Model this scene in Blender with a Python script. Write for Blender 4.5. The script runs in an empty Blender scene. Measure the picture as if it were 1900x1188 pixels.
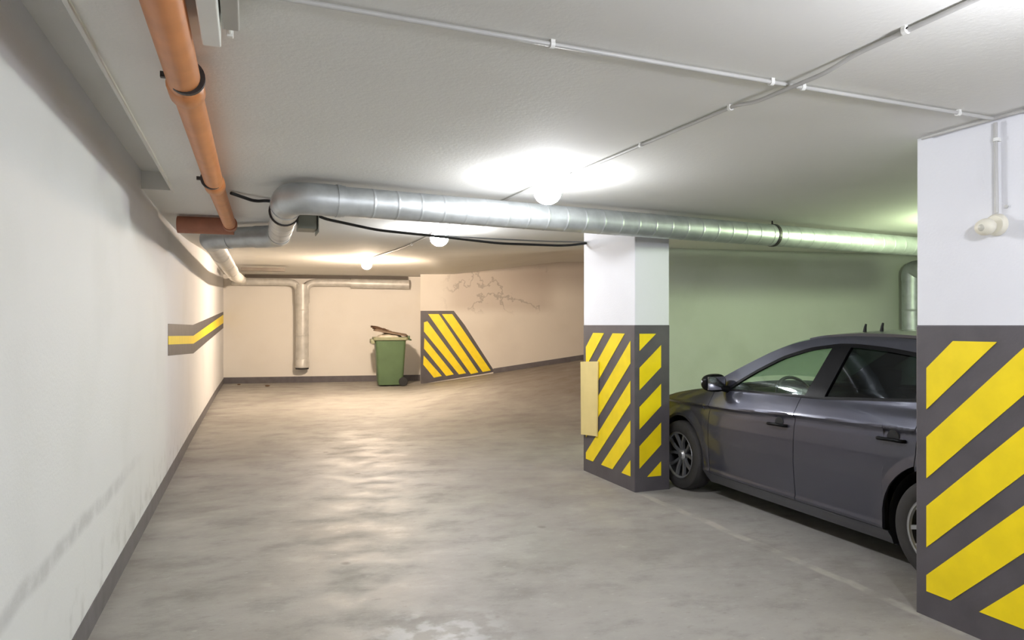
import bpy, bmesh, math, random
from mathutils import Vector, Matrix

random.seed(7)
scene = bpy.context.scene
C = scene.collection

# ------------------------------------------------------------------ camera
cam_d = bpy.data.cameras.new('camera')
cam = bpy.data.objects.new('camera', cam_d)
C.objects.link(cam)
cam.location = (0, 0, 1.5)
cam.rotation_euler = (math.radians(90), 0, math.radians(-20.65))
cam_d.sensor_fit = 'HORIZONTAL'
cam_d.sensor_width = 36.0
cam_d.lens = 36.0 * 1300 / 1900
cam_d.shift_y = 9 / 1900
cam_d.clip_start = 0.05
scene.camera = cam

# ------------------------------------------------------------------ world / exposure
w = bpy.data.worlds.new('world')
scene.world = w
w.use_nodes = True
w.node_tree.nodes['Background'].inputs[0].default_value = (0.8, 0.85, 1, 1)
w.node_tree.nodes['Background'].inputs[1].default_value = 0.05
scene.view_settings.view_transform = 'Standard'
scene.view_settings.look = 'None'
scene.view_settings.gamma = 1.0
scene.view_settings.use_curve_mapping = False
scene.view_settings.exposure = 1.05
try:
    scene.cycles.use_denoising = True
    scene.cycles.max_bounces = 10
    scene.cycles.diffuse_bounces = 6
    scene.cycles.sample_clamp_indirect = 6.0
    scene.cycles.caustics_reflective = False
    scene.cycles.caustics_refractive = False
except Exception:
    pass

# lamps of the garage: (x, y, hanging down below ceiling, radius, colour, strength)
WHITE = (0.945, 0.965, 1.0)
WARM = (1.0, 0.79, 0.59)
GREEN = (0.80, 1.0, 0.60)
LAMPS = [
    (1.84, 4.22, 0.10, WHITE, 135, 'white glowing ceiling lamp in front of the big metal duct', True),
    (1.80, 6.85, 0.10, WHITE, 135, 'cool white glowing ceiling lamp just behind the big duct', True),
    (2.06, 13.1, 0.10, WARM, 960, 'warm yellow glowing ceiling lamp farthest back near the tee duct', True),
    (6.15, 4.25, 0.10, GREEN, 320, 'greenish ceiling lamp above the parked car', True),
    (1.95, 0.75, 0.30, (0.90, 0.92, 1.0), 130, 'white ceiling lamp beside the near striped column', True),
    (1.95, -2.6, 0.50, (0.90, 0.92, 1.0), 165, 'white ceiling lamp at the near end of the lane', True),
    (6.20, -0.6, 0.10, (0.90, 0.96, 1.0), 115, 'white ceiling lamp over the near parking bay', True),
]

# ------------------------------------------------------------------ helpers
def lin(v):
    v /= 255.0
    return v / 12.92 if v <= 0.04045 else ((v + 0.055) / 1.055) ** 2.4

def rgb(r, g, b):
    return (lin(r), lin(g), lin(b), 1.0)

def mat(name, col, rough=0.6, metal=0.0, var=0.0, vscale=4.0, bump=0.0, bscale=60.0, coat=0.0, spec=0.5, col2=None):
    m = bpy.data.materials.new(name)
    m.use_nodes = True
    nt = m.node_tree
    b = nt.nodes['Principled BSDF']
    b.inputs['Base Color'].default_value = col
    b.inputs['Roughness'].default_value = rough
    b.inputs['Metallic'].default_value = metal
    b.inputs['Specular IOR Level'].default_value = spec
    b.inputs['Coat Weight'].default_value = coat
    b.inputs['Coat Roughness'].default_value = 0.08
    tc = nt.nodes.new('ShaderNodeTexCoord')
    n = nt.nodes.new('ShaderNodeTexNoise')
    n.inputs['Scale'].default_value = vscale
    n.inputs['Detail'].default_value = 5
    nt.links.new(tc.outputs['Object'], n.inputs['Vector'])
    mx = nt.nodes.new('ShaderNodeMix')
    mx.data_type = 'RGBA'
    mx.inputs['A'].default_value = col
    c2 = col2 if col2 else tuple(c * (1 - var) for c in col[:3]) + (1,)
    mx.inputs['B'].default_value = c2
    r = nt.nodes.new('ShaderNodeMapRange')
    r.inputs['From Min'].default_value = 0.35
    r.inputs['From Max'].default_value = 0.7
    nt.links.new(n.outputs['Fac'], r.inputs['Value'])
    nt.links.new(r.outputs['Result'], mx.inputs['Factor'])
    nt.links.new(mx.outputs['Result'], b.inputs['Base Color'])
    if bump:
        n2 = nt.nodes.new('ShaderNodeTexNoise')
        n2.inputs['Scale'].default_value = bscale
        n2.inputs['Detail'].default_value = 4
        nt.links.new(tc.outputs['Object'], n2.inputs['Vector'])
        bp = nt.nodes.new('ShaderNodeBump')
        bp.inputs['Strength'].default_value = bump
        bp.inputs['Distance'].default_value = 0.01
        nt.links.new(n2.outputs['Fac'], bp.inputs['Height'])
        nt.links.new(bp.outputs['Normal'], b.inputs['Normal'])
    return m

class N:
    """small node-graph helper"""
    def __init__(self, m):
        self.nt = m.node_tree
        self.b = self.nt.nodes['Principled BSDF']
        tc = self.nt.nodes.new('ShaderNodeTexCoord')
        self.co = tc.outputs['Object']
    def link(self, a, b): self.nt.links.new(a, b)
    def sep(self):
        s = self.nt.nodes.new('ShaderNodeSeparateXYZ'); self.link(self.co, s.inputs[0]); return s.outputs
    def noise(self, scale, detail=4, vec=None, stretch=None, rough=0.5):
        n = self.nt.nodes.new('ShaderNodeTexNoise')
        n.inputs['Scale'].default_value = scale
        n.inputs['Detail'].default_value = detail
        n.inputs['Roughness'].default_value = rough
        v = vec if vec else self.co
        if stretch:
            mp = self.nt.nodes.new('ShaderNodeMapping')
            mp.inputs['Scale'].default_value = stretch[0]
            mp.inputs['Rotation'].default_value = (0, 0, stretch[1])
            self.link(v, mp.inputs['Vector']); v = mp.outputs[0]
        self.link(v, n.inputs['Vector'])
        return n.outputs['Fac']
    def rng(self, v, a, b, c=0.0, d=1.0):
        r = self.nt.nodes.new('ShaderNodeMapRange')
        r.interpolation_type = 'SMOOTHSTEP'
        r.inputs['From Min'].default_value = a; r.inputs['From Max'].default_value = b
        r.inputs['To Min'].default_value = c; r.inputs['To Max'].default_value = d
        self.link(v, r.inputs['Value']); return r.outputs['Result']
    def math(self, op, a, b=None):
        n = self.nt.nodes.new('ShaderNodeMath'); n.operation = op
        for i, x in enumerate((a, b)):
            if x is None: continue
            if isinstance(x, (int, float)): n.inputs[i].default_value = x
            else: self.link(x, n.inputs[i])
        return n.outputs[0]
    def mix(self, f, a, b):
        n = self.nt.nodes.new('ShaderNodeMix'); n.data_type = 'RGBA'
        for k, x in (('A', a), ('B', b)):
            if isinstance(x, tuple): n.inputs[k].default_value = x
            else: self.link(x, n.inputs[k])
        if isinstance(f, (int, float)): n.inputs['Factor'].default_value = f
        else: self.link(f, n.inputs['Factor'])
        return n.outputs['Result']
    def band(self, v, c, hw, soft):
        """1 inside |v-c|<hw"""
        d = self.math('ABSOLUTE', self.math('SUBTRACT', v, c))
        return self.rng(d, hw, hw + soft, 1.0, 0.0)
    def bump(self, h, strength, dist=0.01):
        bp = self.nt.nodes.new('ShaderNodeBump')
        bp.inputs['Strength'].default_value = strength
        bp.inputs['Distance'].default_value = dist
        self.link(h, bp.inputs['Height']); self.link(bp.outputs[0], self.b.inputs['Normal'])

def new_principled(name, rough=0.6):
    m = bpy.data.materials.new(name); m.use_nodes = True
    g = N(m); g.b.inputs['Roughness'].default_value = rough
    return m, g

def obj(name, bm, mats, parent=None, smooth=None):
    bmesh.ops.recalc_face_normals(bm, faces=bm.faces)
    me = bpy.data.meshes.new(name)
    bm.to_mesh(me); bm.free()
    if not isinstance(mats, (list, tuple)): mats = [mats]
    for m in mats: me.materials.append(m)
    o = bpy.data.objects.new(name, me)
    C.objects.link(o)
    if smooth is not None:
        for p in me.polygons: p.use_smooth = True
        if smooth < 180:
            try: me.set_sharp_from_angle(angle=math.radians(smooth))
            except Exception: pass
    if parent: 
        o.parent = parent
        o.location = -world_base(parent)
    return o

BASE = {}
def world_base(o):
    v = Vector((0, 0, 0))
    while o is not None:
        v = v + Vector(o.location) if o.parent is None else v + Vector(o.location)
        o = o.parent
    return v

def thing(name, label, cat, loc=(0, 0, 0), group=None):
    o = bpy.data.objects.new(name, None); C.objects.link(o)
    o.location = loc; o.empty_display_size = 0.1
    o['label'] = label; o['category'] = cat
    if group: o['group'] = group
    return o

def tag(o, label, cat, group=None):
    o['label'] = label; o['category'] = cat
    if group: o['group'] = group
    return o

def struct(name, bm, mats, smooth=None):
    o = obj(name, bm, mats, None, smooth); o['kind'] = 'structure'; return o

def box(bm, x0, x1, y0, y1, z0, z1, mi=0, bevel=0.0, M=None):
    vs = [bm.verts.new((x, y, z)) for x in (x0, x1) for y in (y0, y1) for z in (z0, z1)]
    q = [(0, 1, 3, 2), (4, 6, 7, 5), (0, 4, 5, 1), (2, 3, 7, 6), (0, 2, 6, 4), (1, 5, 7, 3)]
    fs = [bm.faces.new([vs[i] for i in f]) for f in q]
    for f in fs: f.material_index = mi
    if bevel > 0:
        es = list({e for f in fs for e in f.edges})
        r = bmesh.ops.bevel(bm, geom=es, offset=bevel, segments=2, affect='EDGES', profile=0.5)
        vs = list({v for f in r['faces'] for v in f.verts} | {v for v in vs if v.is_valid})
        for f in r['faces']: f.material_index = mi
    if M is not None:
        for v in vs: v.co = M @ v.co
    return fs

def prism(bm, pts, n, depth, mi=0):
    """extrude polygon pts (3D, planar) along vector n*depth"""
    n = Vector(n).normalized() * depth
    a = [bm.verts.new(p) for p in pts]
    b = [bm.verts.new(Vector(p) + n) for p in pts]
    fs = [bm.faces.new(a), bm.faces.new(b[::-1])]
    k = len(pts)
    for i in range(k):
        fs.append(bm.faces.new((a[i], a[(i + 1) % k], b[(i + 1) % k], b[i])))
    for f in fs: f.material_index = mi
    return fs

def sweep(bm, pts, rad, seg=20, cap=True, mi=0):
    """tube along 3D points; rad is a number or a list"""
    pts = [Vector(p) for p in pts]
    n = len(pts)
    rs = rad if isinstance(rad, (list, tuple)) else [rad] * n
    T = []
    for i in range(n):
        a = pts[max(i - 1, 0)]; b = pts[min(i + 1, n - 1)]
        T.append((b - a).normalized())
    up = Vector((0, 0, 1)) if abs(T[0].z) < 0.9 else Vector((1, 0, 0))
    u = T[0].cross(up).normalized()
    rings = []
    for i in range(n):
        if i:
            u = (u - T[i] * u.dot(T[i])).normalized()
        v = T[i].cross(u)
        rings.append([bm.verts.new(pts[i] + (u * math.cos(a) + v * math.sin(a)) * rs[i])
                      for a in [2 * math.pi * k / seg for k in range(seg)]])
    for i in range(n - 1):
        for k in range(seg):
            f = bm.faces.new((rings[i][k], rings[i][(k + 1) % seg], rings[i + 1][(k + 1) % seg], rings[i + 1][k]))
            f.material_index = mi
    if cap:
        for r in (rings[0], rings[-1][::-1]):
            f = bm.faces.new(r); f.material_index = mi

def fillet(pts, r, n=8):
    """round the corners of a polyline"""
    pts = [Vector(p) for p in pts]
    out = [pts[0]]
    for i in range(1, len(pts) - 1):
        a, b, c = pts[i - 1], pts[i], pts[i + 1]
        d1 = (a - b); d2 = (c - b)
        k = min(r, d1.length * 0.49, d2.length * 0.49)
        p = b + d1.normalized() * k; q = b + d2.normalized() * k
        for j in range(n + 1):
            t = j / n
            out.append(p * (1 - t) ** 2 + b * 2 * t * (1 - t) + q * t * t)
    out.append(pts[-1])
    return out

def lathe(bm, prof, axis_o, axis, seg=32, mi=0, close=False):
    """revolve prof [(r, h)] round axis from axis_o"""
    ax = Vector(axis).normalized()
    up = Vector((0, 0, 1)) if abs(ax.z) < 0.9 else Vector((1, 0, 0))
    u = ax.cross(up).normalized(); v = ax.cross(u)
    o = Vector(axis_o)
    rings = []
    for r, h in prof:
        if r < 1e-5:
            rings.append([bm.verts.new(o + ax * h)])
        else:
            rings.append([bm.verts.new(o + ax * h + (u * math.cos(a) + v * math.sin(a)) * r)
                          for a in [2 * math.pi * k / seg for k in range(seg)]])
    if close: rings.append(rings[0])
    for i in range(len(rings) - 1):
        A, B = rings[i], rings[i + 1]
        for k in range(seg):
            k2 = (k + 1) % seg
            if len(A) == 1 and len(B) == 1: continue
            if len(A) == 1: f = bm.faces.new((A[0], B[k2], B[k]))
            elif len(B) == 1: f = bm.faces.new((A[k], A[k2], B[0]))
            else: f = bm.faces.new((A[k], A[k2], B[k2], B[k]))
            f.material_index = mi

def sstep(a, b, x):
    t = max(0.0, min(1.0, (x - a) / (b - a)))
    return t * t * (3 - 2 * t)

def interp(tab, x):
    if x <= tab[0][0]: return tab[0][1]
    for (a, va), (b, vb) in zip(tab, tab[1:]):
        if x <= b: return va + (vb - va) * (x - a) / (b - a)
    return tab[-1][1]

# view-independent ground frame of the far, skewed end of the garage
TH = math.radians(20.65)
SD, CD = math.sin(TH), math.cos(TH)
def dr(x, y): return x * SD + y * CD, x * CD - y * SD      # distance along / across the skewed grid
def xy(d, r): return d * SD + r * CD, d * CD - r * SD

def floor_z(x, y):
    d, r = dr(x, y)
    ramp = max(0.0, r + 2.25)
    ramp = ramp * ramp / (ramp + 0.25) * 0.156
    return 0.08 * sstep(8, 16, y) + ramp * sstep(9.5, 15, d)

def ceil_z(x, y):
    d, r = dr(x, y)
    up = max(0.0, min(2.6, r + 1.45)) * 0.115
    return 2.47 + 0.25 * sstep(7, 14, y) + up * sstep(7.5, 15.5, d)

# ------------------------------------------------------------------ materials
def wall_mat(name, base, stain, scuff=False, overlay=None, amt=0.35):
    m, g = new_principled(name, 0.75)
    c = g.mix(g.math('MULTIPLY', g.rng(g.noise(1.3, 6), 0.45, 0.75), amt), base, stain)
    s = g.sep()
    if scuff:
        zc = g.math('ADD', s['Z'], g.math('MULTIPLY', g.math('SUBTRACT', g.noise(1.5, 3), 0.5), 0.12))
        f = g.band(zc, 0.57, 0.012, 0.05)
        f = g.math('MULTIPLY', f, g.rng(s['Y'], 4.0, 6.0, 1.0, 0.0))
        f = g.math('MULTIPLY', f, g.rng(g.noise(9, 4), 0.3, 0.65, 0.1, 0.32))
        c = g.mix(f, c, rgb(120, 118, 122))
        f = g.math('MULTIPLY', g.rng(s['Z'], 0.1, 0.5, 1, 0), g.rng(g.noise(6, 5), 0.5, 0.7, 0, 0.3))
        c = g.mix(f, c, rgb(130, 128, 125))
    if overlay: c = overlay(g, s, c)
    g.link(c, g.b.inputs['Base Color'])
    g.bump(g.noise(70, 4), 0.15)
    return m

M_wall = wall_mat('white_wall_paint', rgb(219, 219, 222), rgb(205, 205, 205), scuff=True)
M_wallb = wall_mat('white_back_wall_paint', rgb(234, 230, 224), rgb(224, 218, 210))
M_wallg = wall_mat('bay_wall_paint', rgb(205, 208, 200), rgb(180, 184, 172))
M_column = wall_mat('white_column_paint', rgb(226, 227, 232), rgb(214, 214, 220))

def ramp_dirt_shade(g, s, c):
    # cracked, water stained plaster in the upper middle of the wall
    w_ = g.noise(1.1, 5, rough=0.6)
    edge = g.band(w_, 0.5, 0.006, 0.014)
    area = g.math('MULTIPLY', g.band(s['X'], 5.7, 0.9, 0.5), g.band(s['Z'], 2.35, 0.35, 0.3))
    c = g.mix(g.math('MULTIPLY', area, 0.35), c, rgb(150, 132, 122))
    c = g.mix(g.math('MULTIPLY', g.math('MULTIPLY', edge, area), 0.35), c, rgb(95, 88, 82))
    f = g.math('MULTIPLY', g.rng(s['Z'], 2.1, 2.75, 0, 0.55), g.rng(s['X'], 5.0, 6.8, 0, 1))  # smooth darkening to the upper right: light gradient put into the colour
    c = g.mix(f, c, rgb(140, 128, 120))
    return c
M_ramp = wall_mat('stained_shaded_ramp_wall_paint', rgb(218, 212, 204), rgb(202, 195, 186), overlay=ramp_dirt_shade)

m, g = new_principled('ceiling_paint', 0.85)
c = g.mix(g.math('MULTIPLY', g.rng(g.noise(0.9, 6), 0.4, 0.75), 0.5), rgb(226, 225, 221), rgb(214, 213, 208))
g.link(c, g.b.inputs['Base Color']); g.bump(g.noise(50, 4), 0.12)
M_ceil = m

# concrete floor
m, g = new_principled('worn_concrete', 0.5)
s = g.sep()
n1 = g.noise(0.55, 8, rough=0.6)
n2 = g.noise(2.6, 8, stretch=((0.85, 1.25, 1), 0.36), rough=0.65)
n3 = g.noise(16, 5, stretch=((0.8, 1.5, 1), 0.36), rough=0.7)
c = g.mix(g.rng(n1, 0.35, 0.68), rgb(158, 155, 150), rgb(136, 132, 127))
c = g.mix(g.math('MULTIPLY', g.rng(n2, 0.48, 0.72), 0.55), c, rgb(112, 108, 103))
c = g.mix(g.math('MULTIPLY', g.rng(n2, 0.45, 0.25), 0.5), c, rgb(172, 170, 166))
c = g.mix(g.math('MULTIPLY', g.rng(n3, 0.56, 0.74), 0.45), c, rgb(118, 112, 102))
c = g.mix(g.math('MULTIPLY', g.rng(n3, 0.40, 0.28), 0.28), c, rgb(205, 202, 196))
# pale worn patch near the lane centre
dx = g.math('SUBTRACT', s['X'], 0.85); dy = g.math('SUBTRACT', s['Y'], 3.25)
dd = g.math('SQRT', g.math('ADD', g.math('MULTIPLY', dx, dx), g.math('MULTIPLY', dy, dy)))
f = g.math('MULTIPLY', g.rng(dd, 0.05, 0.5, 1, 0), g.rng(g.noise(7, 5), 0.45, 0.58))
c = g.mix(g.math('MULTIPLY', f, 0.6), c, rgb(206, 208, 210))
# faint painted line along the column row
nl = g.math('MULTIPLY', g.math('SUBTRACT', g.noise(3, 3), 0.5), 0.08)
f = g.math('MULTIPLY', g.band(g.math('ADD', s['X'], nl), 3.27, 0.02, 0.03), g.rng(g.noise(5, 4), 0.38, 0.6, 0.1, 0.8))
f = g.math('MULTIPLY', f, g.rng(s['Y'], 5.6, 6.2, 1, 0))
c = g.mix(g.math('MULTIPLY', f, 0.45), c, rgb(205, 200, 188))
# dark specks and oil spots
vo = g.nt.nodes.new('ShaderNodeTexVoronoi'); vo.inputs['Scale'].default_value = 1.3
g.link(g.co, vo.inputs['Vector'])
sp = g.rng(g.math('ADD', vo.outputs['Distance'], g.math('MULTIPLY', g.noise(9, 3), 0.05)), 0.045, 0.085, 1, 0)
c = g.mix(g.math('MULTIPLY', sp, 0.55), c, rgb(84, 78, 72))
# browner, darker surface on the ramp
f = g.math('MULTIPLY', g.rng(s['X'], 3.6, 6.0), g.rng(s['Y'], 8.5, 12.0))
c = g.mix(g.math('MULTIPLY', f, 0.6), c, rgb(104, 92, 82))
g.link(c, g.b.inputs['Base Color'])
g.link(g.rng(n2, 0.3, 0.7, 0.48, 0.7), g.b.inputs['Roughness'])
g.bump(g.math('ADD', n3, g.math('MULTIPLY', g.noise(90, 3), 0.4)), 0.12)
M_floor = m

M_band = mat('dark_grey_band_paint', rgb(84, 80, 84), 0.55, var=0.25, vscale=6, bump=0.08)
M_yellow = mat('yellow_hazard_paint', rgb(250, 222, 8), 0.5, var=0.10, vscale=7)
M_base = mat('grey_baseboard_paint', rgb(104, 100, 104), 0.6, var=0.25, vscale=8)
M_duct = mat('galvanised_steel', rgb(200, 204, 206), 0.46, metal=0.75, var=0.22, vscale=9, bump=0.05, bscale=25)
M_duct2 = mat('dull_galvanised_steel', rgb(214, 212, 208), 0.42, metal=0.15, var=0.2, vscale=7)
M_black = mat('black_rubber', rgb(34, 34, 36), 0.6, var=0.3)
M_strap = mat('dark_steel_strap', rgb(70, 66, 66), 0.5, metal=0.5, var=0.3)
M_orange = mat('orange_pvc', rgb(208, 134, 80), 0.42, var=0.16, vscale=8)
M_tee = mat('reddish_brown_pvc', rgb(170, 112, 88), 0.5, var=0.2, vscale=8)
M_pvc = mat('white_pvc', rgb(190, 189, 186), 0.4, var=0.1)
M_clip = mat('pale_plastic_clip', rgb(232, 232, 228), 0.4, var=0.05)
M_cream = mat('cream_plastic', rgb(226, 222, 206), 0.45, var=0.08)
M_board = mat('beige_cardboard', rgb(228, 208, 140), 0.75, var=0.08, vscale=5)
M_bin = mat('green_bin_plastic', rgb(88, 112, 80), 0.45, var=0.2, vscale=3)
M_rim = mat('dusty_green_rim', rgb(150, 152, 122), 0.5, var=0.25, vscale=5)
M_lid = mat('brown_grey_lid', rgb(128, 108, 90), 0.6, var=0.35, vscale=7)
M_bag = mat('pale_waste_bag', rgb(222, 214, 196), 0.45, var=0.2, vscale=9, bump=0.5, bscale=25)
M_junk = mat('brown_cardboard_scraps', rgb(120, 92, 72), 0.8, var=0.4, vscale=12)

# ------------------------------------------------------------------ floor and ceiling
def grid_surface(fn, x0, x1, y0, y1, nx, ny, t):
    bm = bmesh.new()
    A = [[bm.verts.new((x0 + (x1 - x0) * i / nx, y0 + (y1 - y0) * j / ny, 0)) for j in range(ny + 1)] for i in range(nx + 1)]
    for col in A:
        for v in col: v.co.z = fn(v.co.x, v.co.y)
    for i in range(nx):
        for j in range(ny):
            bm.faces.new((A[i][j], A[i + 1][j], A[i + 1][j + 1], A[i][j + 1]))
    # slab thickness
    g_ = bmesh.ops.extrude_face_region(bm, geom=list(bm.faces))
    for v in g_['geom']:
        if isinstance(v, bmesh.types.BMVert): v.co.z += t
    return bm

struct('floor', grid_surface(floor_z, -1.1, 12.2, -5.2, 20.6, 66, 128, -0.25), M_floor, smooth=40)
# the ceiling slab stops short of the left wall in the near half and leaves a raised slot there
bm_c = grid_surface(ceil_z, -0.50, 12.2, -5.2, 20.6, 64, 128, 0.3)
def add_grid(bm, fn, x0, x1, y0, y1, nx, ny, t):
    b2 = grid_surface(fn, x0, x1, y0, y1, nx, ny, t)
    me = bpy.data.meshes.new('tmp'); b2.to_mesh(me); b2.free(); bm.from_mesh(me); bpy.data.meshes.remove(me)
add_grid(bm_c, ceil_z, -1.1, -0.50, 5.6, 20.6, 3, 74, 0.3)
add_grid(bm_c, lambda x, y: 2.60, -1.1, -0.50, -5.2, 5.6, 2, 8, 0.17)
struct('ceiling', bm_c, M_ceil, smooth=40)

# ------------------------------------------------------------------ walls
LW = [(-5.0, -0.72), (4.0, -0.72), (9.65, -0.69), (18.27, -0.555)]
def lw_x(y): return interp(LW, y)

def wall_strip(bm, pts, zb, zt, out, mi=0):
    """vertical wall through plan points, extruded by vector out (plan)"""
    ox, oy = out
    n = len(pts)
    f = [[bm.verts.new((x, y, z(x, y))) for z in (zb, zt)] for x, y in pts]
    b = [[bm.verts.new((x + ox, y + oy, z(x, y))) for z in (zb, zt)] for x, y in pts]
    for i in range(n - 1):
        for A in (f, b):
            bm.faces.new((A[i][0], A[i + 1][0], A[i + 1][1], A[i][1])).material_index = mi
        for k in (0, 1):
            bm.faces.new((f[i][k], f[i + 1][k], b[i + 1][k], b[i][k])).material_index = mi
    for i in (0, n - 1):
        bm.faces.new((f[i][0], f[i][1], b[i][1], b[i][0])).material_index = mi

lowz = lambda x, y: floor_z(x, y) - 0.1
highz = lambda x, y: ceil_z(x, y) + 0.2

bm = bmesh.new()
wall_strip(bm, [(x, y) for y, x in LW] + [(-0.54, 19.2)], lowz, highz, (-0.3, 0))
# painted warning stripe: dark band with a yellow centre, bent upwards
SY = [(7.29, 1.21, 1.51, 1.315, 1.395), (10.2, 1.12, 1.50, 1.25, 1.355), (18.2, 1.425, 1.815, 1.545, 1.745)]
for mi, a, b_, off in ((1, 1, 2, 0.003), (2, 3, 4, 0.005)):
    rows = []
    Ys = [7.29, 8.2, 9.2, 9.65, 10.2, 12, 14, 16, 18.2]
    for Y in Ys:
        z0 = interp([(q[0], q[a]) for q in SY], Y); z1 = interp([(q[0], q[b_]) for q in SY], Y)
        rows.append([bm.verts.new((lw_x(Y) + off, Y, z)) for z in (z0, z1)] + [bm.verts.new((lw_x(Y) - 0.01, Y, z)) for z in (z1, z0)])
    for A, B in zip(rows, rows[1:]):
        for k in range(4):
            bm.faces.new((A[k], B[k], B[(k + 1) % 4], A[(k + 1) % 4])).material_index = mi
    bm.faces.new(rows[0]).material_index = mi
    bm.faces.new(rows[-1][::-1]).material_index = mi
struct('wall_left', bm, [M_wall, M_band, M_yellow])

bm = bmesh.new()
wall_strip(bm, [(-0.75, 18.30), (4.2, 17.49)], lowz, highz, (0.05, 0.3))
struct('wall_back', bm, M_wallb)

# ramp wall with painted hazard stripes
bm = bmesh.new()
pts = [xy(16.9, r) for r in [-2.21, -1.5, -0.8, 0, 0.8, 1.6, 2.4, 3.4, 4.6, 5.4]]
wall_strip(bm, pts, lowz, highz, (SD * 1.3, CD * 1.3))
def RW(r, z, off):
    x, y = xy(16.9 - off, r); return (x, y, z)
def pr(px, py):   # measured on the wall: metres across, metres up
    return ((px - 950) * 0.013, 1.5 - (py - 603) * 0.013)
def rz(zx, zy):
    return pr(660 + zx * 0.14737, 580 + zy * 0.14737)
out = (-SD, -CD, 0)
prism(bm, [RW(*pr(*p), 0.0) for p in [(780.3, 577), (842, 577), (862, 603), (918, 690), (897, 694), (780.3, 713)]], out, 0.004, 1)
for poly in ([(855, 540), (1085, 800), (985, 822), (850, 655)],
             [(865, 320), (1235, 780), (1140, 800), (860, 455)],
             [(860, 125), (903, 110), (1000, 240), (1390, 765), (1300, 780), (860, 240)],
             [(912, 20), (1047, 20), (1145, 165), (1545, 755), (1450, 775), (1010, 160)],
             [(1085, 20), (1215, 20), (1320, 170), (1700, 730), (1600, 750), (1190, 165)]):
    prism(bm, [RW(*rz(*p), 0.003) for p in poly], out, 0.004, 2)
struct('wall_ramp', bm, [M_ramp, M_band, M_yellow])

bm = bmesh.new(); box(bm, 4.55, 10.3, 8.0, 8.25, -0.1, 3.2); struct('wall_bay', bm, M_wallg)
bm = bmesh.new(); box(bm, 9.95, 10.2, -5.0, 8.0, -0.1, 2.6); struct('wall_right', bm, M_wallg)
bm = bmesh.new(); box(bm, -1.0, 10.2, -5.2, -5.0, -0.1, 2.6); struct('wall_front', bm, M_wall)
bm = bmesh.new(); box(bm, 10.3, 10.5, 8.0, 15.4, -0.1, 3.4); struct('wall_ramp_side', bm, M_ramp)

# thin pale edge strip of the ceiling slab beside the slot over the left wall
bm = bmesh.new(); box(bm, -0.515, -0.497, -4.99, 5.6, 2.455, 2.50, bevel=0.003)
struct('trim_1', bm, mat('edge_strip_paint', rgb(222, 220, 214), 0.6, var=0.1))

# painted baseboards
bm = bmesh.new()
wall_strip(bm, [(lw_x(y) + 0.006, y) for y in (-5.0, 4.0, 9.65, 12, 15, 18.25)], lambda x, y: floor_z(x, y) - 0.02, lambda x, y: floor_z(x, y) + 0.125, (-0.02, 0))
struct('baseboard_left', bm, M_base)
bm = bmesh.new()
wall_strip(bm, [(-0.55, 18.255), (4.16, 17.484)], lambda x, y: 0.05, lambda x, y: 0.23, (0.003, 0.02))
struct('baseboard_back', bm, M_base)
bm = bmesh.new()
wall_strip(bm, [xy(16.893, r) for r in [-0.45, 0, 0.8, 1.6, 2.4, 3.4, 4.6]], lambda x, y: floor_z(x, y) - 0.05, lambda x, y: floor_z(x, y) + 0.12, (SD * 0.02, CD * 0.02))
struct('baseboard_ramp', bm, M_base)
bm = bmesh.new(); box(bm, 4.55, 9.95, 7.99, 8.01, 0, 0.12); struct('baseboard_bay', bm, M_base)

# ------------------------------------------------------------------ columns
def clip_poly(poly, a0, a1, b0, b1):
    def cut(P, ax, lim, keep_lt):
        R = []
        for i in range(len(P)):
            p, q = P[i], P[(i + 1) % len(P)]
            ip = (p[ax] <= lim) if keep_lt else (p[ax] >= lim)
            iq = (q[ax] <= lim) if keep_lt else (q[ax] >= lim)
            if ip: R.append(p)
            if ip != iq:
                t = (lim - p[ax]) / (q[ax] - p[ax])
                R.append((p[0] + (q[0] - p[0]) * t, p[1] + (q[1] - p[1]) * t))
        return R
    for ax, lim, k in ((0, a1, True), (0, a0, False), (1, b1, True), (1, b0, False)):
        if not poly: return poly
        poly = cut(poly, ax, lim, k)
    return poly

def stripes(bm, to3, n, a0, a1, z0, z1, slope, base, period, h, aref):
    for k in range(-8, 12):
        lo = base + k * period
        P = [(a0, lo + slope * (a0 - aref)), (a1, lo + slope * (a1 - aref)),
             (a1, lo + h + slope * (a1 - aref)), (a0, lo + h + slope * (a0 - aref))]
        P = clip_poly(P, a0, a1, z0, z1)
        if len(P) >= 3:
            ar = abs(sum(P[i][0] * P[(i + 1) % len(P)][1] - P[(i + 1) % len(P)][0] * P[i][1] for i in range(len(P)))) / 2
            if ar > 0.0015: prism(bm, [to3(*p) for p in P], n, 0.004, 2)

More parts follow.
